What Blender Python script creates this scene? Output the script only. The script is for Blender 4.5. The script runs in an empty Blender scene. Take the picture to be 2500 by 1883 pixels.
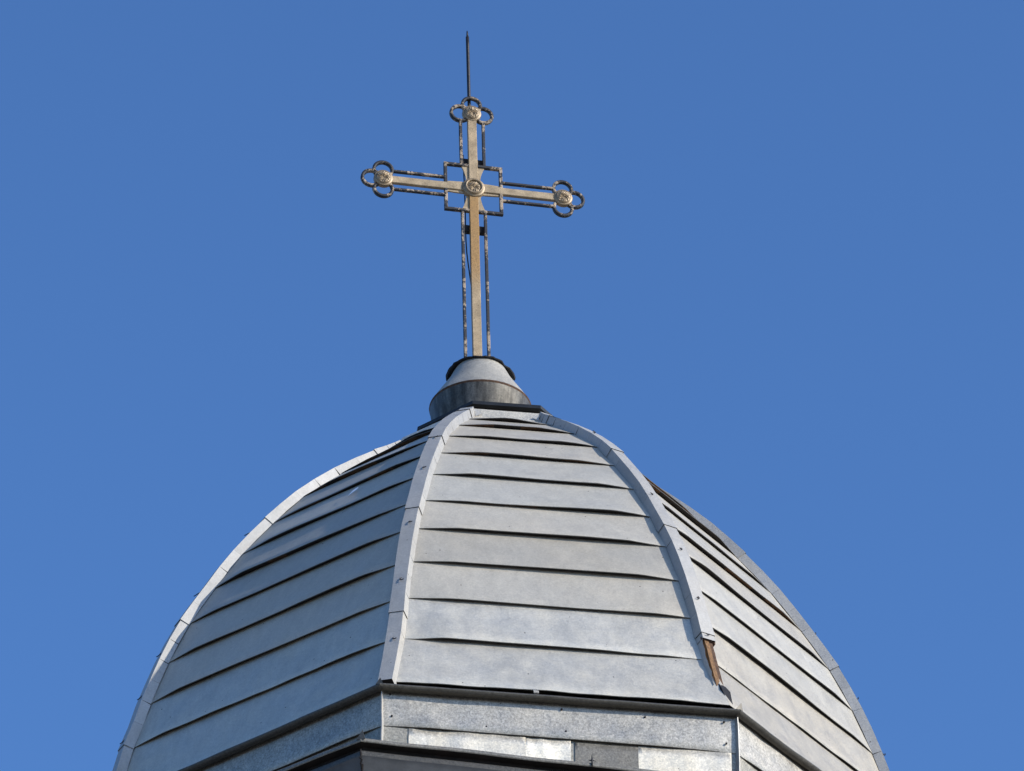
import bpy, bmesh, math, random
from mathutils import Vector, Matrix, noise
C = bpy.context.scene.collection
SC = bpy.context.scene
PI = math.pi
R = math.radians
random.seed(7)

# ------------------------------------------------------------------ camera
cam_d = bpy.data.cameras.new('camera'); cam = bpy.data.objects.new('camera', cam_d); C.objects.link(cam)
yaw, pit, roll = 0.0055088, 0.6124181, -0.0123359
fw = Vector((math.sin(yaw) * math.cos(pit), math.cos(yaw) * math.cos(pit), math.sin(pit)))
rt = Vector((math.cos(yaw), -math.sin(yaw), 0)); up = rt.cross(fw)
r2 = rt * math.cos(roll) + up * math.sin(roll); u2 = -rt * math.sin(roll) + up * math.cos(roll)
M = Matrix((r2, u2, -fw)).transposed().to_4x4(); M.translation = Vector((0, -30, 0)); cam.matrix_world = M
cam_d.sensor_width = 36; cam_d.lens = 11215.285 * 36 / 2500; cam_d.clip_end = 5000; cam_d.clip_start = .1
SC.camera = cam

# ------------------------------------------------------------------ sky, sun, exposure
SUN_AZ, SUN_EL = R(64.5), R(26.5)            # azimuth to the right of the line from dome to camera
sd = Vector((math.sin(SUN_AZ) * math.cos(SUN_EL), -math.cos(SUN_AZ) * math.cos(SUN_EL), math.sin(SUN_EL)))
w = bpy.data.worlds.new('World'); SC.world = w; w.use_nodes = True
nt = w.node_tree; sky = nt.nodes.new('ShaderNodeTexSky'); sky.sky_type = 'NISHITA'; sky.sun_disc = False
sky.sun_elevation = SUN_EL; sky.sun_rotation = math.atan2(sd.x, sd.y)
sky.air_density = 1.0; sky.dust_density = 1.2; sky.ozone_density = 10; sky.altitude = 0
bg = nt.nodes['Background']; bg.inputs['Strength'].default_value = 0.097
nt.links.new(sky.outputs[0], bg.inputs['Color'])
sl = bpy.data.lights.new('sun', 'SUN'); sl.energy = 2.0; sl.angle = R(.53); sl.color = (1, .945, .86)
so = bpy.data.objects.new('sun', sl); C.objects.link(so); so.rotation_euler = sd.to_track_quat('Z', 'Y').to_euler(); so.location = sd * 200
SC.view_settings.view_transform = 'Standard'; SC.view_settings.look = 'None'
SC.view_settings.exposure = 1.13; SC.view_settings.gamma = 1

# ------------------------------------------------------------------ materials
def nodes(name):
    m = bpy.data.materials.new(name); m.use_nodes = True
    t = m.node_tree; b = t.nodes['Principled BSDF']
    return m, t, b
def nd(t, kind, **kw):
    n = t.nodes.new(kind)
    for k, v in kw.items():
        if k in n.inputs: n.inputs[k].default_value = v
        else: setattr(n, k, v)
    return n
def ramp(t, src, p0, c0, p1, c1):
    r = t.nodes.new('ShaderNodeValToRGB'); e = r.color_ramp.elements
    e[0].position, e[0].color = p0, c0; e[1].position, e[1].color = p1, c1
    t.links.new(src, r.inputs[0]); return r.outputs[0]
def g3(v): return (v, v, v, 1)
def mix(t, kind, fac, a, b):
    m = t.nodes.new('ShaderNodeMix'); m.data_type = 'RGBA'; m.blend_type = kind
    for sock, val in ((m.inputs[0], fac), (m.inputs[6], a), (m.inputs[7], b)):
        if hasattr(val, 'is_linked'): t.links.new(val, sock)
        else: sock.default_value = val
    return m.outputs[2]

def galv(name, base, metal=.42, rough=.48, speck=.11, blotch=.03, bump=.15, dirt=.2, warm=.5, tr=1.09, tb=.84):
    """weathered galvanised sheet: spangle speckle, cloudy patches, tone per sheet, dirt spots"""
    m, t, b = nodes(name); L = t.links.new
    tc = nd(t, 'ShaderNodeTexCoord'); co = tc.outputs['Object']
    fine = nd(t, 'ShaderNodeTexNoise', Scale=85., Detail=2., Roughness=.7); L(co, fine.inputs['Vector'])
    vor = nd(t, 'ShaderNodeTexVoronoi', Scale=60.); L(co, vor.inputs['Vector'])
    big = nd(t, 'ShaderNodeTexNoise', Scale=1.7, Detail=5., Roughness=.55); L(co, big.inputs['Vector'])
    mid = nd(t, 'ShaderNodeTexNoise', Scale=7., Detail=4., Roughness=.6); L(co, mid.inputs['Vector'])
    mp = nd(t, 'ShaderNodeMapping'); mp.inputs['Scale'].default_value = (14, 14, .9); L(co, mp.inputs['Vector'])
    run = nd(t, 'ShaderNodeTexNoise', Scale=1., Detail=4., Roughness=.6); L(mp.outputs[0], run.inputs['Vector'])
    tone = nd(t, 'ShaderNodeAttribute', attribute_name='tone')
    col = mix(t, 'MIX', ramp(t, big.outputs[0], .38, g3(0), .62, g3(1)), (base * tr, base * 1.01, base * tb, 1), (base * (tr + .015 + .02 * warm), base * (1.01 + .005 * warm), base * (tb - .01 - .03 * warm), 1))
    col = mix(t, 'MULTIPLY', 1., col, ramp(t, fine.outputs[0], .3, g3(1 - speck * 1.6), .7, g3(1 + speck)))
    col = mix(t, 'MULTIPLY', 1., col, ramp(t, vor.outputs['Color'], .0, g3(1 - speck), 1., g3(1 + speck * .6)))
    col = mix(t, 'MULTIPLY', 1., col, ramp(t, mid.outputs[0], .3, g3(1 - blotch), .7, g3(1 + blotch * .7)))
    col = mix(t, 'MULTIPLY', 1., col, ramp(t, run.outputs[0], .35, g3(1 - dirt * .35), .6, g3(1.)))
    col = mix(t, 'MULTIPLY', 1., col, tone.outputs['Color'])
    spot = nd(t, 'ShaderNodeTexVoronoi', Scale=9.); L(co, spot.inputs['Vector'])
    sp = ramp(t, spot.outputs['Distance'], .035, g3(1), .06, g3(0))
    col = mix(t, 'MIX', sp, col, (.09, .075, .06, 1))
    L(col, b.inputs['Base Color']); b.inputs['Metallic'].default_value = metal
    rg = ramp(t, mid.outputs[0], .3, g3(rough - .07), .7, g3(rough + .09))
    rg = mix(t, 'ADD', .22, rg, ramp(t, fine.outputs[0], .3, g3(0), .7, g3(.5)))
    L(rg, b.inputs['Roughness'])
    bp = nd(t, 'ShaderNodeBump', Strength=bump, Distance=.004); L(fine.outputs[0], bp.inputs['Height'])
    bp2 = nd(t, 'ShaderNodeBump', Strength=.05, Distance=.02); L(mid.outputs[0], bp2.inputs['Height']); L(bp.outputs[0], bp2.inputs['Normal'])
    L(bp2.outputs[0], b.inputs['Normal'])
    return m
def plain(name, col, rough=.8, metal=0., var=.5, scale=30., bump=.4, stretch=(1, 1, 1)):
    m, t, b = nodes(name); L = t.links.new
    tc = nd(t, 'ShaderNodeTexCoord'); mp = nd(t, 'ShaderNodeMapping'); mp.inputs['Scale'].default_value = stretch; L(tc.outputs['Object'], mp.inputs['Vector'])
    n = nd(t, 'ShaderNodeTexNoise', Scale=scale, Detail=6., Roughness=.65); L(mp.outputs[0], n.inputs['Vector'])
    c = ramp(t, n.outputs[0], .3, tuple(x * (1 - var) for x in col) + (1,), .7, tuple(x * (1 + var) for x in col) + (1,))
    L(c, b.inputs['Base Color']); b.inputs['Roughness'].default_value = rough; b.inputs['Metallic'].default_value = metal
    bp = nd(t, 'ShaderNodeBump', Strength=bump, Distance=.006); L(n.outputs[0], bp.inputs['Height']); L(bp.outputs[0], b.inputs['Normal'])
    return m
def flaked(name, under, paint, amount, scale=38., gold=None, rough=.6, metal=0.):
    """paint over dark iron; amount = share where the pale coat survives"""
    m, t, b = nodes(name); L = t.links.new
    tc = nd(t, 'ShaderNodeTexCoord'); co = tc.outputs['Object']
    a = nd(t, 'ShaderNodeTexNoise', Scale=scale, Detail=6., Roughness=.7); L(co, a.inputs['Vector'])
    p = nd(t, 'ShaderNodeTexNoise', Scale=scale * .16, Detail=2.); L(co, p.inputs['Vector'])
    ad = nd(t, 'ShaderNodeMath', operation='MULTIPLY_ADD'); L(p.outputs[0], ad.inputs[0]); ad.inputs[1].default_value = .9; L(a.outputs[0], ad.inputs[2])
    thr = 1.42 - amount * .95
    mask = ramp(t, ad.outputs[0], 0, g3(0), 1, g3(1))
    mr = nd(t, 'ShaderNodeMapRange'); L(ad.outputs[0], mr.inputs[0]); mr.inputs[1].default_value = thr - .035; mr.inputs[2].default_value = thr + .035
    v = nd(t, 'ShaderNodeTexNoise', Scale=11., Detail=5.); L(co, v.inputs['Vector'])
    pc = mix(t, 'MIX', ramp(t, v.outputs[0], .35, g3(0), .65, g3(1)), tuple(x * k for x, k in zip(paint, (.74, .74, .72))) + (1,), tuple(x * k for x, k in zip(paint, (1.16, 1.18, 1.2))) + (1,))
    if gold:
        s = nd(t, 'ShaderNodeSeparateXYZ'); L(co, s.inputs[0])
        z1 = nd(t, 'ShaderNodeMapRange', interpolation_type='SMOOTHSTEP'); L(s.outputs['Z'], z1.inputs[0]); z1.inputs[1].default_value = gold[1]; z1.inputs[2].default_value = gold[2]
        z2 = nd(t, 'ShaderNodeMapRange', interpolation_type='SMOOTHSTEP'); L(s.outputs['Z'], z2.inputs[0]); z2.inputs[1].default_value = gold[4]; z2.inputs[2].default_value = gold[3]
        mm = nd(t, 'ShaderNodeMath', operation='MULTIPLY'); L(z1.outputs[0], mm.inputs[0]); L(z2.outputs[0], mm.inputs[1])
        pc = mix(t, 'MIX', mm.outputs[0], pc, gold[0] + (1,))
    f = nd(t, 'ShaderNodeTexNoise', Scale=120., Detail=3., Roughness=.8); L(co, f.inputs['Vector'])
    pc = mix(t, 'MULTIPLY', 1., pc, ramp(t, f.outputs[0], .36, g3(.55), .5, g3(1.)))
    col = mix(t, 'MIX', mr.outputs[0], under + (1,), pc)
    L(col, b.inputs['Base Color']); b.inputs['Roughness'].default_value = rough; b.inputs['Metallic'].default_value = metal
    bp = nd(t, 'ShaderNodeBump', Strength=.6, Distance=.004); L(mr.outputs[0], bp.inputs['Height'])
    bp2 = nd(t, 'ShaderNodeBump', Strength=.4, Distance=.004); L(f.outputs[0], bp2.inputs['Height']); L(bp.outputs[0], bp2.inputs['Normal'])
    L(bp2.outputs[0], b.inputs['Normal'])
    return m

M_ROOF = galv('weathered_zinc_sheet', .45, speck=.07, metal=.25, rough=.45)
M_SATIN = galv('satin_sheet', .56, metal=.6, rough=.50, speck=.07)
M_RIB = galv('rib_sheet', .43, tr=1.04, tb=.93, metal=.45, rough=.55, speck=.07)
M_DRUM = galv('spangled_sheet', .44, metal=.7, rough=.48, speck=.22, blotch=.14)
M_NEW = galv('new_sheet', .72, metal=.8, rough=.55, speck=.14, blotch=.05, dirt=.1, warm=1.5)
M_OLD = galv('dull_sheet', .22, rough=.5, speck=.22, warm=.3)
M_CONE = galv('cone_sheet', .43, metal=.5, rough=.55, speck=.10, blotch=.1)
M_SKIRT = galv('streaked_sheet', .15, metal=.5, rough=.5, speck=.2, dirt=1.8, warm=.6)
M_LIP = galv('edge_sheet', .10, rough=.45, speck=.2, warm=.4)
M_UNDER = plain('gap_shade', (.012, .008, .006), .95, var=.8, scale=9)  # rust brown taken near black, painting the shade inside laps and recesses
M_RUSTY = plain('rusted_lap', (.075, .036, .014), .95, var=.8, scale=14)
M_BLACK = plain('black_felt', (.012, .012, .014), .9, var=.5, scale=20)
M_DARK = plain('dark_sheet', (.03, .032, .034), .6, .4, var=.3, scale=12)
M_WOOD = plain('bare_timber', (.20, .105, .042), .85, var=.65, scale=16, stretch=(7, 7, .5))
M_RUST = plain('rust', (.09, .048, .026), .9, var=.6, scale=40)
M_BEIGE = flaked('worn_beige_paint', (.06, .05, .045), (.41, .295, .165), .82, scale=60., gold=((.36, .20, .06), .75, 1.15, 1.75, 1.95))
M_BEIGE_ARM = flaked('worn_pale_paint', (.06, .05, .045), (.42, .31, .18), .80, scale=60.)
M_FRAME = flaked('flaking_black_iron', (.016, .015, .016), (.42, .315, .21), .42, scale=42.)
M_BOSS = flaked('dull_gilding', (.05, .038, .025), (.36, .265, .16), .76, scale=75., rough=.45, metal=.3)
M_ROD = plain('dark_steel', (.03, .028, .029), .5, .5, var=.4, scale=25)
M_STONE = plain('pale_render', (.36, .34, .30), .9, var=.15, scale=2.)
M_GROUND = plain('paving', (.24, .215, .18), .9, var=.3, scale=.8)
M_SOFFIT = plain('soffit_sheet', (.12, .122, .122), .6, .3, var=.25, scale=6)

# ------------------------------------------------------------------ mesh helpers
class MB:
    def __init__(s): s.v = []; s.f = []; s.mi = []; s.sm = []; s.tn = []
    def quad(s, pts, mi=0, smooth=False, tone=1.):
        b = len(s.v); s.v += [tuple(p) for p in pts]; s.f.append(tuple(range(b, b + len(pts)))); s.mi.append(mi); s.sm.append(smooth); s.tn.append(tone)
    def grid(s, rows, mi=0, smooth=True, tone=1., closed=False):
        b = len(s.v); n = len(rows[0])
        for r in rows: s.v += [tuple(p) for p in r]
        for j in range(len(rows) - 1):
            for i in range(n if closed else n - 1):
                k = (i + 1) % n
                s.f.append((b + j * n + i, b + j * n + k, b + (j + 1) * n + k, b + (j + 1) * n + i)); s.mi.append(mi); s.sm.append(smooth); s.tn.append(tone)
    def hull(s, lo, hi, mi=0, tone=1., smooth=False):   # prism between two equal loops
        n = len(lo)
        s.quad(list(reversed(lo)), mi, False, tone); s.quad(hi, mi, False, tone)
        for i in range(n):
            k = (i + 1) % n; s.quad([lo[i], lo[k], hi[k], hi[i]], mi, smooth, tone)
    def box(s, c, ax, ay, az, mi=0, tone=1.):           # centre and three half-axis vectors
        c, ax, ay, az = map(Vector, (c, ax, ay, az))
        lo = [c - az - ax - ay, c - az + ax - ay, c - az + ax + ay, c - az - ax + ay]
        s.hull(lo, [p + 2 * az for p in lo], mi, tone)
    def tube(s, pts, rad, n=10, mi=0, tone=1.):
        pts = [Vector(p) for p in pts]; rows = []
        ref = Vector((.3, .9, .2))
        for i, p in enumerate(pts):
            d = (pts[min(i + 1, len(pts) - 1)] - pts[max(i - 1, 0)]).normalized()
            a = d.cross(ref).normalized(); b2 = d.cross(a); rr = rad[i] if isinstance(rad, (list, tuple)) else rad
            rows.append([p + (a * math.cos(q * 2 * PI / n) + b2 * math.sin(q * 2 * PI / n)) * rr for q in range(n)])
        s.grid(rows, mi, True, tone, closed=True)
        s.quad(rows[0], mi, False, tone); s.quad(list(reversed(rows[-1])), mi, False, tone)
    def build(s, name, mats, parent=None, bevel=0., weld=True, recalc=True):
        me = bpy.data.meshes.new(name); me.from_pydata(s.v, [], s.f)
        mats = mats if isinstance(mats, (list, tuple)) else [mats]
        for m in mats: me.materials.append(m)
        for p, mi, sm in zip(me.polygons, s.mi, s.sm): p.material_index = mi; p.use_smooth = sm
        at = me.attributes.new('tone', 'FLOAT_COLOR', 'CORNER'); k = 0
        vals = []
        for p, tn in zip(me.polygons, s.tn):
            c = tn if isinstance(tn, tuple) else (tn, tn, tn)
            for _ in range(p.loop_total): vals += [c[0], c[1], c[2], 1.]
        at.data.foreach_set('color', vals)
        bm = bmesh.new(); bm.from_mesh(me)
        if weld: bmesh.ops.remove_doubles(bm, verts=bm.verts, dist=.00005)
        if recalc: bmesh.ops.recalc_face_normals(bm, faces=bm.faces)
        if bevel:
            es = [e for e in bm.edges if len(e.link_faces) == 2 and e.calc_face_angle(0) > .6]
            bmesh.ops.bevel(bm, geom=es, offset=bevel, segments=1, affect='EDGES', clamp_overlap=True)
        bm.to_mesh(me); bm.free()
        o = bpy.data.objects.new(name, me); C.objects.link(o)
        if parent: o.parent = parent
        return o
def empty(name, loc=(0, 0, 0), label=None, cat=None):
    o = bpy.data.objects.new(name, None); C.objects.link(o); o.location = loc; o.empty_display_size = .2
    if label: o['label'] = label
    if cat: o['category'] = cat
    return o
def nz(*a): return noise.noise(Vector(a))

# ------------------------------------------------------------------ dome skeleton
ANG = [R(-61.66), R(-13.09), R(30.27), R(78.98)]
ANG += [ANG[3] + (ANG[0] + 2 * PI - ANG[3]) * k / 5 for k in range(1, 5)]
RAD = [0.8663, 1.0358, 1.3689, 1.6918, 1.9352, 2.1888, 2.401, 2.5959, 2.7523, 2.8791, 3.0, 3.2237]
ZED = [20.1977, 20.061, 19.7796, 19.4648, 19.1527, 18.7939, 18.4269, 18.0598, 17.6799, 17.2972, 16.8906, 16.407]
def P(a, r, z): return Vector((r * math.sin(a), -r * math.cos(a), z))
FLARE = {0: 3.12, 3: 3.19}            # the foot flares less on the outer corners
def cor(i, k): return P(ANG[i % 8], FLARE.get(i % 8, RAD[k]) if k == 11 else RAD[k], ZED[k])

ground = MB(); ground.grid([[(x, y, -1.6) for x in (-1500, -300, 0, 300, 1500)] for y in (-1500, -300, 0, 300, 1500)])
g = ground.build('ground', M_GROUND); g['kind'] = 'structure'

dome = empty('church_dome', (0, 0, 0), 'octagonal church dome clad in overlapping grey galvanised metal strips with raised ribs', 'dome')

# ------------------------------------------------------------------ roof panels: overlapping sheet strips of one face
def strip(mb, A, B, Cc, D, seed, tone, delta=.022, nu=30, nv=5, wob=.004, rusty=False, face=0):
    """A,B top-left/right, Cc,D bottom-left/right. lower edge stands off the sheet below."""
    wid = (D - Cc).length; hgt = ((Cc + D) / 2 - (A + B) / 2).length
    n = ((B - A).normalized()).cross(((A + B) / 2 - (Cc + D) / 2).normalized())
    if n.dot((A + D) / 2 - Vector((0, 0, (A.z + D.z) / 2))) < 0: n = -n
    def base(u, s): return (A.lerp(B, u)).lerp(Cc.lerp(D, u), s)
    def taper(u):
        e = min(u, 1 - u) * wid
        return .06 + .94 * min(1, max(0, (e - .04) / .30)) ** .8
    def dl(u): return delta * taper(u) * (1 + .45 * nz(u * 2.1, seed * 3.7, 1.3)) 
    rows = []
    ss = [-.09] + [q / nv for q in range(nv + 1)]
    for s in ss:
        row = []
        for q in range(nu + 1):
            u = q / nu
            edge = min(1., min(u, 1 - u) * wid / .15)
            oc = wob * edge * (nz(u * wid * 1.5, s * hgt * 2 + seed * 7.3, seed * 1.7) + .5 * nz(u * wid * 4, s * hgt * 4, seed * 5.1)) * (1 if 0 <= s else 0)
            o = dl(u) * max(0, s) ** 1.6 + oc * (.3 + .7 * min(1, max(s, 0) * 3)) + (-.007 if s < 0 else 0)
            row.append(base(u, s) + n * o)
        rows.append(row)
    mb.grid(rows, face, True, tone)
    last = rows[-1]; hs = .0035 / max(hgt, .01)
    hem = [base(u, 1 + hs) + n * max(.001, dl(u) - .0035) for u in [q / nu for q in range(nu + 1)]]
    # keep the hem glued to the wobbling edge
    hem = [h + (l - (base(q / nu, 1) + n * dl(q / nu))) for q, (h, l) in enumerate(zip(hem, last))]
    mb.grid([last, hem], 1, False, tone)
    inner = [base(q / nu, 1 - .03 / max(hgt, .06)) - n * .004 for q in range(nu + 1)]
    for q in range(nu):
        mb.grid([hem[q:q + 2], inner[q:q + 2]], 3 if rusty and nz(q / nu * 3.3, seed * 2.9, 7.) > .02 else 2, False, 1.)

def tones(seed):
    rnd = random.Random(seed)
    return [(1 + .07 * (rnd.random() - .5) * 2, ) * 3 for _ in range(12)]
WARM = (1.012, 1.0, .985); COOL = (.988, 1.0, 1.015)
for i in range(8):
    mb = MB(); rnd = random.Random(40 + i); vis = i in (0, 1, 2)
    for k in range(11):
        A_, B_, C_, D_ = cor(i, k), cor(i + 1, k), cor(i, k + 1), cor(i + 1, k + 1)
        tv = 1 + .09 * (rnd.random() - .5) * 2; hue = WARM if rnd.random() < .5 else COOL
        if k >= 9: tv, hue = (1.04, COOL) if i != 2 else (.76, WARM)  # right face's lowest strips toned down in colour against the direct sun
        if i == 1 and k < 4: hue = WARM
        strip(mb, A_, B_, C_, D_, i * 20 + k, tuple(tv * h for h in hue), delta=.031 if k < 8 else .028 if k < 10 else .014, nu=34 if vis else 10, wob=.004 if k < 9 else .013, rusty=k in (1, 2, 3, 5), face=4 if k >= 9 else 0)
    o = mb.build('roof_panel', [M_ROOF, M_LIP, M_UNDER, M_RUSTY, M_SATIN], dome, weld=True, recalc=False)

# point lookup for the white streak on the left face
def facepoint(i, u, z):
    for k in range(11):
        if ZED[k] >= z >= ZED[k + 1]:
            s = (ZED[k] - z) / (ZED[k] - ZED[k + 1]); a = cor(i, k).lerp(cor(i + 1, k), u); b = cor(i, k + 1).lerp(cor(i + 1, k + 1), u)
            n = (cor(i + 1, k) - cor(i, k)).normalized().cross((cor(i, k) - cor(i, k + 1)).normalized())
            return a.lerp(b, s), n, (a - b).normalized(), (cor(i + 1, k) - cor(i, k)).normalized()

# ------------------------------------------------------------------ ribs
def catmull(pts, sub):
    out = []
    for i in range(len(pts) - 1):
        p0, p1, p2, p3 = pts[max(i - 1, 0)], pts[i], pts[i + 1], pts[min(i + 2, len(pts) - 1)]
        for q in range(sub):
            t = q / sub
            out.append(tuple(.5 * (2 * b + (c - a) * t + (2 * a - 5 * b + 4 * c - d) * t * t + (3 * b - a - 3 * c + d) * t ** 3) for a, b, c, d in zip(p0, p1, p2, p3)))
    out.append(pts[-1]); return out
PROF = catmull([(.80, 20.262)] + list(zip(RAD, ZED))[0:11] + [(3.235, 16.365)], 2)
def rib(i, zcut=None):
    a = ANG[i]; root = MB(); rnd = random.Random(90 + i)
    t = Vector((math.cos(a), math.sin(a), 0)); rad = Vector((math.sin(a), -math.cos(a), 0))
    prof = [p for p in (PROF[1:] if i in (0, 3) else PROF) if zcut is None or p[1] >= zcut]
    if zcut is not None:
        for q in range(len(PROF) - 1):
            if PROF[q][1] >= zcut > PROF[q + 1][1]:
                s = (PROF[q][1] - zcut) / (PROF[q][1] - PROF[q + 1][1]); prof.append(tuple(x + (y - x) * s for x, y in zip(PROF[q], PROF[q + 1])))
    if i in FLARE: prof = [(FLARE[i] + .012, z) if abs(z - 16.365) < 1e-6 else (r, z) for r, z in prof]; prof[-2] = ((prof[-1][0] + prof[-3][0]) / 2, prof[-2][1])
    n_ = len(prof)
    def frame(q):
        r, z = prof[q]; r0, z0 = prof[max(q - 1, 0)]; r1, z1 = prof[min(q + 1, n_ - 1)]
        dr, dz = r1 - r0, z1 - z0; l = math.hypot(dr, dz); nr = (-dz / l, dr / l)
        if nr[0] < 0: nr = (-nr[0], -nr[1])
        return Vector((r * math.sin(a), -r * math.cos(a), z)), rad * nr[0] + Vector((0, 0, nr[1])), (rad * dr + Vector((0, 0, dz))) / l
    HW, H, DP = .051, .054, .019
    def ring(c, n, g, sh=0.):
        hw = HW + g; h = H + g - sh
        return [c - t * (hw + .010) - n * DP, c - t * hw + n * (h), c + t * hw + n * h, c + t * (hw + .010) - n * DP], 
    def wobble(q): return .0035 * nz(q * .6, i * 3.1, .4)
    tone = 1.
    for q in range(n_ - 1):
        c0, n0, d0 = frame(q); c1, n1, d1 = frame(q + 1)
        seg = (c1 - c0).length
        joint = (q % 6 == 3)
        if joint: tone = 1 + .08 * (rnd.random() - .5) * 2
        g0, g1 = wobble(q) - (.002 if joint else 0), wobble(q + 1) + (.004 if (q + 1) % 6 == 3 else 0)
        tp = lambda x: 0.03 * max(0, 1 - x / 5) if i == 0 else 0.
        s0 = .001
        a0 = ring(c0, n0, g0, tp(q))[0]; a1 = ring(c1 + d1 * (.004 if (q + 1) % 6 == 3 else 0), n1, g1, tp(q + 1))[0]
        st = tone
        root.quad([a0[1], a0[2], a1[2], a1[1]], 0, False, st)                 # top
        gap = rnd.choice((.0, .004, .005, .006, .011)) if q > 6 else rnd.choice((.005, .010, .016))
        for (l, h) in ((0, 1), (3, 2)):                                       # snipped side flanges
            lo0, hi0, lo1, hi1 = a0[l], a0[h], a1[l], a1[h]
            f = min(.45, gap / max(seg, .02))
            root.quad([lo0.lerp(lo1, f), hi0.lerp(hi1, f * .15), hi1, lo1 + (lo1 - lo0).normalized() * .003], 0, False, st * (1 + .12 * (rnd.random() - .5)))
        k0 = ring(c0, n0, -.006, tp(q))[0]; k1 = ring(c1, n1, -.006, tp(q + 1))[0]              # black core paints the shade inside the cap's gaps
        root.quad([k0[0], k0[1], k1[1], k1[0]], 1); root.quad([k0[3], k0[2], k1[2], k1[3]], 1); root.quad([k0[1], k0[2], k1[2], k1[1]], 1)
        if q == 0: root.quad(a0, 0, False, st)
        if q == n_ - 2: root.quad(a1, 1)
    o = root.build('rib', [M_RIB, M_UNDER], dome, weld=False, recalc=True)
    def at(z):
        for q in range(n_ - 1):
            if prof[q][1] >= z >= prof[q + 1][1]:
                c0, n0, d0 = frame(q); c1, n1, d1 = frame(q + 1); s = (prof[q][1] - z) / (prof[q][1] - prof[q + 1][1])
                return c0.lerp(c1, s) + n0.lerp(n1, s).normalized() * H, n0.lerp(n1, s).normalized(), (c1 - c0).normalized(), t
    return o, at
CLIPZ = {0: [19.0, 18.35, 17.75, 17.35, 16.95, 16.62], 1: [19.30, 18.79, 18.06, 17.43, 16.82], 2: [19.66, 18.66, 17.98, 17.46, 17.10], 3: [19.2, 18.4, 17.8, 17.3, 16.8]}
for i in range(8):
    o, at = rib(i, 17.045 if i == 2 else None)
    for zz in CLIPZ.get(i, []):
        r_ = at(zz)
        if not r_: continue
        c, n, d, t = r_; m = MB()
        c = c + t * (.022 * (1 if i == 1 else -.6)); sgn = 1 if i != 1 else -1
        pts = [c + d * (.022 * math.sin(th)) * 1.0 + t * (sgn * .021 * math.cos(th)) + n * (.003 + .014 * math.sin(th * .5)) for th in [R(x) for x in range(-60, 130, 20)]]
        m.tube(pts, .004, 6); cl = m.build('fastener', M_ROD, o)
    if i == 2:      # bare batten where the cap is missing, with the torn end of the cap below
        a = ANG[2]; t = Vector((math.cos(a), math.sin(a), 0)); rad = Vector((math.sin(a), -math.cos(a), 0))
        m = MB()
        p0, p1 = P(a, 2.94, 17.06), P(a, 3.075, 16.60); ax = (p0 - p1).normalized(); n = t.cross(ax); n = n if n.dot(rad) > 0 else -n
        for off, hw, hh, sd_ in ((-.014, .017, .046, 0), (.024, .015, .036, 1)):
            rows = []
            for q in range(9):
                c = p1.lerp(p0, q / 8); w_ = hw * (1 + .25 * nz(q * .8, sd_ * 4., 2.)); h_ = hh * (1 + .18 * nz(q * .7, sd_ * 9., 5.))
                rows.append([c + t * (off - w_) - n * .03, c + t * (off - w_) + n * h_, c + t * (off + w_) + n * h_, c + t * (off + w_) - n * .03])
            m.grid(rows, sd_, False, closed=True); m.quad(rows[0], sd_); m.quad(rows[-1], sd_)
        bt = m.build('wooden_batten', [M_WOOD, M_RUST], o); bt['label'] = 'exposed brown timber batten where the metal cap has come off'
        m = MB(); c = P(a, 2.937, 17.052)
        m.box(c + n * .047, t * .056, n * .007, ax * .012); m.box(c + t * .054 + n * .026, t * .005, n * .024, ax * .02)
        m.build('torn_edge', M_RUST, o)
        m = MB()                                       # crumpled dark end piece
        q0, q1 = P(a, 3.07, 16.62), P(a, 3.17, 16.37)
        rows = []
        for s, hw, hh in ((0, .034, .05), (.25, .044, .066), (.6, .032, .055), (.85, .026, .045), (1, .012, .03)):
            c = q0.lerp(q1, s) + t * (.014 + .018 * s); rows.append([c - t * hw - n * .03, c - t * hw * .8 + n * hh, c + t * hw + n * (hh * .8), c + t * hw * 1.1 - n * .03])
        m.grid(rows, 0, False, closed=True); m.quad(rows[0]); m.quad(rows[-1])
        m.build('crumpled_end', M_BLACK, o)
        m = MB()                                       # upturned sheet edge along the batten
        rows = []
        for q in range(9):
            c = p1.lerp(p0, q / 8) - t * (.058 + .006 * nz(q * .9, 1, 1)); hh = .045 + .02 * nz(q * .7, 3, 3)
            rows.append([c - n * .035, c + n * hh + t * .006])
        m.grid(rows, 0, True, 1.1); m.build('sheet_upstand', M_RIB, o, recalc=False)

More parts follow.
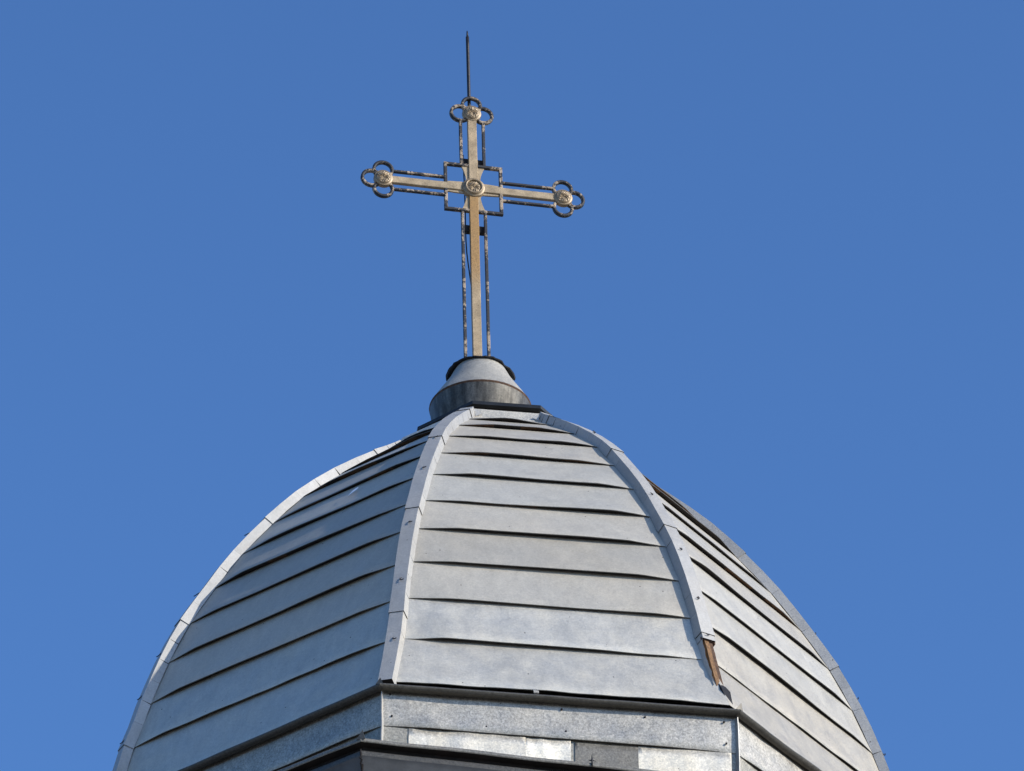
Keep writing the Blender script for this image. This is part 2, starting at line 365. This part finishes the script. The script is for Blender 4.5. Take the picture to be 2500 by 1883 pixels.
# ------------------------------------------------------------------ collar ring under the cap plate
def octring(mb, specs, mi=0, tone=1., smooth=False, sub=1):
    """specs: list of rows; each row = list of 8 points"""
    for a, b in zip(specs[:-1], specs[1:]):
        for i in range(8):
            k = (i + 1) % 8; mb.quad([b[i], b[k], a[k], a[i]], mi, smooth, tone)
mb = MB()
lo = [P(a, .875, 20.185) for a in ANG]; hi = [P(a, .79, 20.325) for a in ANG]; neck = [P(a, .60, 20.335) for a in ANG]
octring(mb, [hi, lo], 0); octring(mb, [neck, hi], 0, .6)
mb.build('collar', M_NEW, dome, recalc=False)
mb = MB(); nk2 = [P(a, .58, 20.46) for a in ANG]; octring(mb, [nk2, [P(a, .60, 20.30) for a in ANG]])
mb.build('neck', M_SKIRT, dome, recalc=False)
for i, s in ((1, 1), (2, -1)):        # folded tabs of the rib ends on the front of the collar
    m = MB(); f = (ANG[2] - ANG[1]); 
    e = P(ANG[i], .84, 20.245); o_ = P(ANG[1 if i == 2 else 2], .84, 20.245); d = (o_ - e).normalized(); nn = P((ANG[1] + ANG[2]) / 2, 1, 0)
    b = e + d * .062 + nn * .022
    m.hull([b + Vector((0, 0, -.04)), b + Vector((0, 0, .025)), b + d * .055 + Vector((0, 0, -.012))], [p + nn * .004 for p in (b + Vector((0, 0, -.04)), b + Vector((0, 0, .025)), b + d * .055 + Vector((0, 0, -.012)))])
    m.build('folded_tab', M_RIB, dome)

# ------------------------------------------------------------------ drum: drip edge, sheet rows, patches, corner seams
LIPR = [3.36, 3.425, 3.355, 3.38, 3.4, 3.4, 3.4, 3.4]; LIPZ = [16.262, 16.262, 16.290, 16.27, 16.27, 16.27, 16.27, 16.27]
DR = [3.29, 3.345, 3.287, 3.30, 3.33, 3.33, 3.33, 3.33]
for i in range(8):
    k = (i + 1) % 8; vis = i in (0, 1, 2)
    e0, e1 = P(ANG[i], LIPR[i], LIPZ[i]), P(ANG[k], LIPR[k], LIPZ[k])
    in0, in1 = P(ANG[i], 3.15, 16.335), P(ANG[k], 3.15, 16.335)
    d0, d1 = P(ANG[i], DR[i], 16.27), P(ANG[k], DR[k], 16.27)
    amp = .012 if i == 2 else .004
    m = MB(); n = 40 if vis else 6; top = []; fas = []; bot = []; und = []; hem = []
    nrm = P((ANG[i] + (ANG[i] + (ANG[k] - ANG[i]) % (2 * PI))) / 2, 1, 0)
    for q in range(n + 1):
        u = q / n; ed = min(1, min(u, 1 - u) * 12); wv = amp * ed * (nz(u * 7, i * 3.3, 0) + .5 * nz(u * 19, i, 4.)); ov = amp * ed * nz(u * 6, i * 5.1, 8)
        up_ = Vector((0, 0, wv)); out = nrm * ov
        top.append(in0.lerp(in1, u)); fas.append(e0.lerp(e1, u) + up_ + out + Vector((0, 0, .015))); hem.append(e0.lerp(e1, u) + up_ + out + nrm * .005 + Vector((0, 0, .002)))
        bot.append(e0.lerp(e1, u) + up_ * .6 + out - nrm * .040 - Vector((0, 0, .022))); und.append(d0.lerp(d1, u) - nrm * .02 + Vector((0, 0, .03)))
    m.grid([top, fas], 0, False); m.grid([fas, hem, bot], 0, True); m.grid([bot, und], 1, False)
    m.build('drip_edge', [M_LIP if i != 2 else M_LIP, M_UNDER], dome, recalc=False)
    # two rows of sheet
    m = MB(); rnd = random.Random(300 + i)
    zt, zm, zb = 16.275, 15.99, 15.55
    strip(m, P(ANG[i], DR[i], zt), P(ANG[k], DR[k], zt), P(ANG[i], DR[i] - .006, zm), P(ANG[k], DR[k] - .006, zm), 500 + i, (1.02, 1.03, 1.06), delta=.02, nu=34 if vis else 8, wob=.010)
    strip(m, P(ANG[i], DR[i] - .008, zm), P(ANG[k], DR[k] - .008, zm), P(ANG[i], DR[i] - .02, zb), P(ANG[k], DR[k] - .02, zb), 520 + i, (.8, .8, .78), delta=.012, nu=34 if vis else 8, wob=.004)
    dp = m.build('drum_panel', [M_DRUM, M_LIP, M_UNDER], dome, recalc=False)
    if i == 1:
        f0, f1 = P(ANG[1], DR[1] - .012, 0), P(ANG[2], DR[2] - .012, 0); dd = (f1 - f0)
        for u0, u1, z0, z1, mat, tn, bow in ((.072, .40, 15.6, 15.985, M_NEW, .93, .012), (.40, .528, 15.6, 15.985, M_NEW, 1.15, .012), (.5405, .7195, 15.6, 15.978, M_OLD, 1., .003), (.7195, .985, 15.6, 15.984, M_NEW, .95, .006)):  # first two are one patch; the brighter tone paints its white reflection
            m = MB(); rows = []
            for q in range(7):
                z = z1 + (z0 - z1) * q / 6
                rows.append([f0 + dd * (u0 + (u1 - u0) * s / 20) + Vector((0, 0, z)) + nrm * (.010 + .004 * (u0 > .6) + bow * (.5 * nz(s * .22, q * .3, u0 * 9) + .5 * (s / 20) ** 2)) for s in range(21)])
            m.grid(rows, 0, True, tn)
            back = [[p - nrm * .004 for p in r] for r in (rows[0], rows[-1])]
            m.grid([back[0], rows[0]], 0, False); m.quad([rows[0][0], rows[-1][0], back[1][0], back[0][0]], 0, False, .6); m.quad([rows[-1][-1], rows[0][-1], back[0][-1], back[1][-1]], 0, False, .6)
            ps = m.build('patch_sheet', mat, dp, recalc=False)
f0, f1 = P(ANG[1], 3.338, 0), P(ANG[2], 3.29, 0); nf = P((ANG[1] + ANG[2]) / 2, 1, 0)
for u_, z_ in ((.5032, 16.225), (.5141, 16.052), (.9658, 16.225), (.9698, 16.055), (.0201, 16.235), (.0251, 16.067), (.74, 16.215), (.29, 16.04)):
    m = MB(); c = f0.lerp(f1, u_) + Vector((0, 0, z_)) + nf * .004; m.tube([c, c + nf * .008, c + nf * .011], [.0075, .0075, .004], 8); m.build('nail', M_ROD, dome)
for i in range(8):
    a = ANG[i]; t = Vector((math.cos(a), math.sin(a), 0)); rad = Vector((math.sin(a), -math.cos(a), 0)); m = MB()
    rows = []
    for q in range(9):
        z = 16.262 - q * .09; c = P(a, DR[i] - .02, z); w_ = .05 + .006 * nz(q * .6, i, 2)
        s_ = t * (.006 * nz(q * .5, i * 2, 7)); rows.append([c - t * .005 + s_, c + rad * w_ - t * .003 + s_, c + rad * w_ + t * .003 + s_, c + t * .005 + s_])
    m.grid(rows, 0, False, closed=True); m.quad(rows[0]); m.build('corner_seam', M_RIB, dome)
    m = MB(); c = P(a, LIPR[i] - .01, LIPZ[i] + .012)    # bent corner tip of the drip edge
    h = .058 if i == 2 else .045
    m.hull([c - t * .03, c + t * .022, c + rad * .004 + Vector((0, 0, h)) + t * (.004 if i != 2 else .01)], [p + rad * .006 for p in (c - t * .03, c + t * .022, c + rad * .004 + Vector((0, 0, h)) + t * (.004 if i != 2 else .01))])
    m.build('corner_tip', M_LIP, dome)

# ------------------------------------------------------------------ cornice and tower below
CR = [3.95, 3.905, 3.82, 3.85, 3.9, 3.9, 3.9, 3.92]; CZ = [15.585, 15.568, 15.475, 15.46, 15.5, 15.55, 15.58, 15.59]
for i in range(8):
    k = (i + 1) % 8; n = 36 if i in (0, 1) else 6
    nrm = P((ANG[i] + (ANG[i] + (ANG[k] - ANG[i]) % (2 * PI))) / 2, 1, 0)
    def row(dr, dz, amp=0., sd_=0.):
        p, q_ = P(ANG[i], CR[i] + dr, CZ[i] + dz), P(ANG[k], CR[k] + dr, CZ[k] + dz)
        return [p.lerp(q_, s / n) + Vector((0, 0, amp * min(1, min(s, n - s) / 3) * nz(s / n * 6, i * 4.1 + sd_, 1.))) for s in range(n + 1)]
    m = MB()
    m.grid([row(-.62, .10), row(-.02, .004), row(0, 0, .006)], 0, False, .95)
    m.grid([row(0, 0, .006), row(.003, -.014, .006), row(0, -.030, .006)], 0, True, 1.05); m.grid([row(0, -.030, .006), row(-.065, -.034)], 1, False); m.grid([row(-.065, -.034), row(-.068, -.085)], 1, False)
    m.build('cornice_edge', [M_OLD, M_UNDER], dome, recalc=False)
    m = MB()
    m.grid([row(-.068, -.078), row(-.022, -.084, .003, 5), row(-.016, -.094, .003, 5), row(-.020, -.122, .003, 5)], 0, True, .9); m.build('cornice_bead', M_LIP, dome, recalc=False)
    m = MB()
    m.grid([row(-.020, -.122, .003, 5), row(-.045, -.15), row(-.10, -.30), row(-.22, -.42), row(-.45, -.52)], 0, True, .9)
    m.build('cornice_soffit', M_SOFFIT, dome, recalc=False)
for i in (0, 1, 2):
    a = ANG[i]; t = Vector((math.cos(a), math.sin(a), 0)); rad = Vector((math.sin(a), -math.cos(a), 0)); m = MB()
    c = P(a, CR[i] - .004, CZ[i] - .012)
    m.hull([c - t * .03, c + t * .03, c + t * .012 + Vector((0, 0, .07))], [p + rad * .006 for p in (c - t * .03, c + t * .03, c + t * .012 + Vector((0, 0, .07)))])
    m.build('corner_tip', M_LIP, dome)
    m = MB(); pts = []                                   # ragged open joint of the soffit corner
    pr = [(-.012, -.085), (-.014, -.15), (-.035, -.19), (-.085, -.30), (-.205, -.42)]
    rows = []
    for s in range(17):
        x = s / 16 * (len(pr) - 1); q = min(int(x), len(pr) - 2); f = x - q
        dr = pr[q][0] + (pr[q + 1][0] - pr[q][0]) * f; dz = pr[q][1] + (pr[q + 1][1] - pr[q][1]) * f
        c = P(a, CR[i] + dr + .008, CZ[i] + dz) + t * (.012 * nz(s * .9, i, 3)); w_ = .004 + .010 * abs(nz(s * .7, 5, i))
        rows.append([c - t * w_, c + rad * .006, c + t * w_])
    m.grid(rows, 0, False); m.build('open_joint', M_UNDER, dome, recalc=False)
m = MB()
octring(m, [[P(a, 3.46, 15.1) for a in ANG], [P(a, 3.3, 14.6) for a in ANG], [P(a, 3.3, -1.6) for a in ANG]])
m.build('tower_wall', M_STONE, dome, recalc=False)
# small loose bits caught on the edges
m = MB(); c = P(ANG[1], 3.395, 16.30).lerp(P(ANG[2], 3.345, 16.305), .43); n1 = P(R(8.6), 1, 0); tt = Vector((math.cos(R(8.6)), math.sin(R(8.6)), 0))
for q in range(6):
    b = c + n1 * .01 + tt * (.006 * q - .016); m.tube([b, b + Vector((0, 0, .018)) + tt * .01 * nz(q, 1, 1), b + Vector((0, 0, .03 + .015 * nz(q, 2, 2))) - tt * .012 + n1 * .006], [.004, .0035, .0015], 5)
m.build('twine_knot', M_RIB, dome)
m = MB(); c = P(ANG[1], 3.905, 15.568).lerp(P(ANG[2], 3.82, 15.475), .545) + n1 * .008
m.tube([c + Vector((0, 0, -.03)), c + Vector((0, 0, .02)), c + Vector((0, 0, .062))], [.004, .007, .001], 6); m.tube([c - tt * .022 + Vector((0, 0, .014)), c + Vector((0, 0, .02)), c + tt * .022 + Vector((0, 0, .014))], [.001, .007, .001], 6)
m.build('nail', M_ROD, dome)
# small white streak laid on the left face
fp = facepoint(0, .577, 19.0)
if fp:
    c, n, up_, al = fp; n = n if n.dot(Vector((c.x, c.y, 0))) > 0 else -n; c = c + n * .014; m = MB(); dirv = (al * .45 + up_ * .85).normalized(); sdv = n.cross(dirv)
    rows = [[c + n * .012 + dirv * (x * .11) + sdv * (wd * .5), c + n * .014 + dirv * (x * .11) - sdv * (wd * .5)] for x, wd in ((-.6, .004), (-.35, .018), (0, .042), (.3, .055), (.5, .036), (.6, .006))]
    m.grid(rows, 0, True, 1.); m.build('white_streak', plain('white_mark', (.86, .86, .86), .6, var=.05), dome, recalc=False)

# ------------------------------------------------------------------ finial base: plate, skirt, cone, felt collar
CX = -.088
fin = empty('finial_base', (CX, 0, 20.42), 'grey metal cone with streaked skirt and black felt collar standing on top of the dome', 'finial')
def fz(a, r, z): return P(a, r, z) - Vector((CX, 0, 20.42))
m = MB(); PR = [.66, .65, .76, .72, .72, .70, .68, .68]; PZ = [20.468, 20.492, 20.424, 20.45, 20.46, 20.46, 20.46, 20.46]
tp = [fz(a, r, z) for a, r, z in zip(ANG, PR, PZ)]; bt = [p - Vector((0, 0, .03)) for p in tp]; tp2 = [p * 1. for p in tp]
mid_ = [Vector((p.x * .95 + .0, p.y * .95, p.z - .038)) for p in tp]
inn = [fz(a, .5, 20.40) for a in ANG]
octring(m, [tp, bt], 0); octring(m, [bt, mid_], 0); octring(m, [mid_, inn], 1); m.quad(list(reversed(tp)), 0)
for i in (0, 7, 5):
    a = ANG[i]; rad = Vector((math.sin(a), -math.cos(a), 0)); t = Vector((math.cos(a), math.sin(a), 0))
    m.box(tp[i] * .955 - Vector((0, 0, .10)), rad * .018, t * .028, (0, 0, .085), 0)
m.build('base_plate', [M_DARK, M_UNDER], fin, recalc=True)
def lathe(mb, prof, n=64, mi=0, tone=1., seam=None):
    rows = []
    for r, z in prof: rows.append([Vector((r * math.sin(q * 2 * PI / n), -r * math.cos(q * 2 * PI / n), z - 20.42)) for q in range(n)])
    mb.grid(rows, mi, True, tone, closed=True)
m = MB(); lathe(m, [(.335, 20.44), (.352, 20.52), (.375, 20.65), (.392, 20.75), (.404, 20.838)]); m.build('skirt', M_SKIRT, fin)
m = MB(); n_ = 72; rows = []
for r, z, w_ in ((.407, 20.844, 1), (.4095, 20.848, 1), (.407, 20.853, 1)):
    rows.append([Vector(((r + .003 * nz(q * .9, 1, z) * w_) * math.sin(q * 2 * PI / n_), -(r + .003 * nz(q * .9, 1, z)) * math.cos(q * 2 * PI / n_), z - 20.42 + .005 * nz(q * .7, 4, 4))) for q in range(n_)])
m.grid([[Vector((.404 * math.sin(q * 2 * PI / n_), -.404 * math.cos(q * 2 * PI / n_), .415)) for q in range(n_)]] + rows, 0, True, 1., closed=True); m.build('rolled_rim', M_RUST, fin)
m = MB(); lathe(m, [(.408, 20.853), (.395, 20.872), (.338, 20.965), (.262, 21.085), (.203, 21.208)]); m.build('cone', M_CONE, fin)
m = MB(); n_ = 72; top = []; bot = []; ib = []
OFF = Vector((0, .028, 0))
for q in range(n_):
    th = q * 2 * PI / n_; sn, cs = math.sin(th), math.cos(th)
    flapL = math.exp(-((th - R(278)) / .30) ** 2); flapR = math.exp(-((th - R(86)) / .17) ** 2); dent = math.exp(-((th - R(62)) / .22) ** 2)
    rr = .254 + .010 * nz(cs * 2.2, sn * 2.2, 3) + .008 * nz(cs * 9, sn * 9, 5) + .024 * flapL + .030 * flapR - .010 * dent
    dz = .014 * nz(cs * 2.5, sn * 2.5, 9) + .006 * nz(cs * 8, sn * 8, 2) - .045 * flapL - .060 * flapR - .012 * dent
    d = Vector((sn, -cs, 0))
    top.append(d * rr + OFF + Vector((0, 0, 21.216 - 20.42 + dz))); bot.append(d * (rr * .985) + OFF + Vector((0, 0, 21.206 - 20.42 + dz - .035 * flapL - .012 * flapR))); ib.append(d * .20 + Vector((0, 0, 21.206 - 20.42)))
ctr = [Vector((p.x * .3, p.y * .3, 21.23 - 20.42)) for p in top]
m.grid([ctr, top, bot, ib], 0, False, 1., closed=True); m.quad(ctr)
m.build('felt_collar', M_BLACK, fin, recalc=True)

# ------------------------------------------------------------------ cross
PSI = R(12.0); LEAN = -.0138
ZB = 21.17
cross = empty('roof_cross', (-.108, 0, ZB), 'weathered beige and black iron cross with trefoil ring ends and round bosses', 'cross')
cross.rotation_euler = (0, LEAN, PSI)
VC = 1.882                      # height of the crossing
AU, AV = .754, .778              # boss distance along the arms / up the top
def bar(mb, u0, v0, u1, v1, w_, y0, y1, mi=0, ch=.004, tone=1.):
    """flat bar from (u0,v0) to (u1,v1), width w_, depth y0(front)..y1(back), chamfered front"""
    a, b = Vector((u0, 0, v0)), Vector((u1, 0, v1)); d = (b - a).normalized(); s = Vector((-d.z, 0, d.x)) * (w_ / 2); Y = Vector((0, 1, 0))
    pr = [(-1, y1), (-1, y0 + ch), (-(1 - ch / (w_ / 2)), y0), ((1 - ch / (w_ / 2)), y0), (1, y0 + ch), (1, y1)]
    nseg = max(2, int((b - a).length / .12)); rows = []
    for q in range(nseg + 1):
        c = a.lerp(b, q / nseg); wv = .0015 * nz(c.x * 5, c.z * 5, w_ * 99) * (0 if q in (0, nseg) else 1)
        rows.append([c + s * k + s.normalized() * wv + Y * y for k, y in pr])
    mb.grid(rows, mi, False, tone, closed=True); mb.quad(list(reversed(rows[0])), mi); mb.quad(rows[-1], mi)
SW = .075
m = MB(); bar(m, 0, -.02, 0, VC + AV - .04, SW, -.020, .016); m.build('shaft', M_BEIGE, cross, bevel=0)
for s in (-1, 1):
    m = MB(); bar(m, s * (SW / 2 - .002), VC, s * (AU - .04), VC, .068, -.018, .014); m.build('arm', M_BEIGE_ARM, cross)
# backing plate with concave sides inside the square
m = MB(); S, W0, W1 = .226, .058, .10; lo = []; 
for q4 in range(4):
    ca, sa = [(1, 0), (0, 1), (-1, 0), (0, -1)][q4]
    side = []
    for s in (-1, 1):
        rng = range(0, 9) if s == 1 else range(8, -1, -1)
        seq = []
        for q in rng:
            t_ = q / 8; x = W0 + (S - W0) * (1 - t_); hz = q4 % 2 == 0; wd = W0 + ((.050 if hz else .100) - W0) * (1 - t_) ** 2.
            seq.append((x, s * wd))
        side.append(seq)
    for x, y in side[0] [::1] : lo.append((x * ca - y * sa, x * sa + y * ca)) if x > W0 else None
    for x, y in side[1]: lo.append((x * ca - y * sa, x * sa + y * ca)) if x > W0 else None
lo3 = [Vector((x, -.006, VC + y)) for x, y in lo]
m.hull(lo3, [p + Vector((0, .016, 0)) for p in lo3]); m.build('backing_plate', M_BEIGE_ARM, cross)
# square frame
Q = .232; FWD = .027
fr = MB()
for (u0, v0, u1, v1) in ((-Q, Q, Q, Q), (-Q, -Q, Q, -Q)): bar(fr, u0 - FWD / 2, VC + v0, u1 + FWD / 2, VC + v1, FWD, -.0165, .014)
for u in (-Q, Q): bar(fr, u, VC - Q + FWD / 2, u, VC + Q - FWD / 2, FWD, -.0165, .014)
fr.build('square_frame', M_FRAME, cross)
FO = .092
for s in (-1, 1):                # slim outer bars
    for (a0, a1) in ((Q + .013, AV - .085), (-VC, -Q - .013)):
        m = MB(); bar(m, s * (FO + .004), VC + a0, s * (FO + .004), VC + a1, .025, -.014, .012); m.build('outer_bar', M_FRAME, cross)
    for t_ in (-1, 1):
        m = MB(); bar(m, s * (Q + .013), VC + t_ * FO, s * (AU - .085), VC + t_ * FO, .023, -.014, .012); m.build('outer_bar', M_FRAME, cross)
# rings
def ring3(cu, cv, du, dv):
    m = MB(); R_, hw = .076, .0135; bc = Vector((cu, 0, cv)); c = bc + Vector((du, 0, dv)) * .097
    th0 = math.atan2(-dv, -du); rows = []
    for q in range(41):
        th = th0 + R(38) + (2 * PI - R(76)) * q / 40; d = Vector((math.cos(th), 0, math.sin(th)))
        rows.append([c + d * (R_ + x) + Vector((0, y, 0)) for x, y in ((-hw, .015), (-hw, -.010), (-hw * .5, -.0155), (hw * .5, -.0155), (hw, -.010), (hw, .015))])
    m.grid(rows, 0, True, 1., closed=True); m.quad(rows[0]); m.quad(list(reversed(rows[-1])))
    return m.build('ring', M_FRAME, cross)
BOSS = [(-AU, VC, [(-1, 0), (0, 1), (0, -1)]), (AU, VC, [(1, 0), (0, 1), (0, -1)]), (0, VC + AV, [(0, 1), (-1, 0), (1, 0)])]
def boss(cu, cv, r0, y0, big=False, seed=0):
    prof = [(r0, .012), (r0, y0 + .010), (r0 * .97, y0 + .003), (r0 * .92, y0)] + ([(.076, y0 - .001), (.074, y0 - .016), (.067, y0 - .020), (.060, y0 - .014), (.058, y0 - .004)] if big else [(.062, y0 + .001), (.0605, y0 - .010), (.057, y0 - .012)])
    m = MB(); n_ = 48
    m.grid([[Vector((r * math.cos(q * 2 * PI / n_), y, r * math.sin(q * 2 * PI / n_))) for q in range(n_)] for r, y in prof], 0, True, 1., closed=True)
    o = m.build('boss', M_BOSS, cross); o.location = (cu, 0, cv)
    m = MB(); rr = prof[-1][0]; yb = prof[-1][1]; rows = []      # cast leaf relief
    for j in range(15):
        r = rr * (1 - j / 14) ; row = []
        for q in range(96):
            th = q * 2 * PI / 96
            h = .5 + .5 * math.cos(5 * th + seed) ; h2 = .5 + .5 * math.cos(15 * th + 9 * r / rr + seed * 2)
            k = .0085 * (h ** .6) * math.sin(PI * min(1, r / rr * .98)) + .008 * h2 * math.sin(PI * r / rr) + .004 * nz(th * 3, r * 150, seed) + (.008 if r < rr * .14 else 0)
            row.append(Vector((r * math.cos(th), yb + .002 - (k if j > 0 else 0), r * math.sin(th))))
        rows.append(row)
    m.grid(rows, 0, True, 1., closed=True); m.build('relief', M_BOSS, o)
for q, (cu, cv, ds) in enumerate(BOSS):
    for du, dv in ds: ring3(cu, cv, du, dv)
    boss(cu, cv, .080, -.026, False, q * 1.7)
boss(0, VC, .096, -.030, True, 6.1)
for v in (VC + .285, VC - .40):  # dark brackets behind the shaft
    m = MB(); m.box((0, .034, v), (.094, 0, 0), (0, .022, 0), (0, 0, .034)); m.build('bracket', M_BLACK, cross, bevel=.004)

# ------------------------------------------------------------------ lightning rod with its conductor cable, fixed behind the cross
rod = empty('lightning_rod', (-.108, 0, ZB), 'thin dark lightning rod rising behind the top of the cross', 'lightning rod'); rod.rotation_euler = (0, LEAN, PSI)
m = MB(); m.tube([(-.012, .032, VC + .55), (-.011, .032, VC + .9), (-.012, .032, 3.43), (-.013, .032, 3.515)], .0145, 12); m.build('rod', M_ROD, rod)
m = MB(); m.tube([(-.013, .032, 3.515), (-.013, .032, 3.55), (-.014, .032, 3.58)], [.009, .008, .005], 10); m.build('tip', M_ROD, rod)
m = MB(); pts = []
for u, v in ((-.075, VC + .36), (-.074, VC + .28), (-.070, VC + .1), (-.066, VC - .2), (-.068, VC - .40), (-.066, VC - .52), (-.060, VC - .64), (-.050, VC - .76), (-.036, VC - .90), (-.02, VC - 1.05), (-.005, VC - 1.3), (0, .02)): pts.append((u, .024 if v > VC - .6 else .03, v))
m.tube(pts, .0055, 8); m.build('conductor_cable', M_ROD, rod)
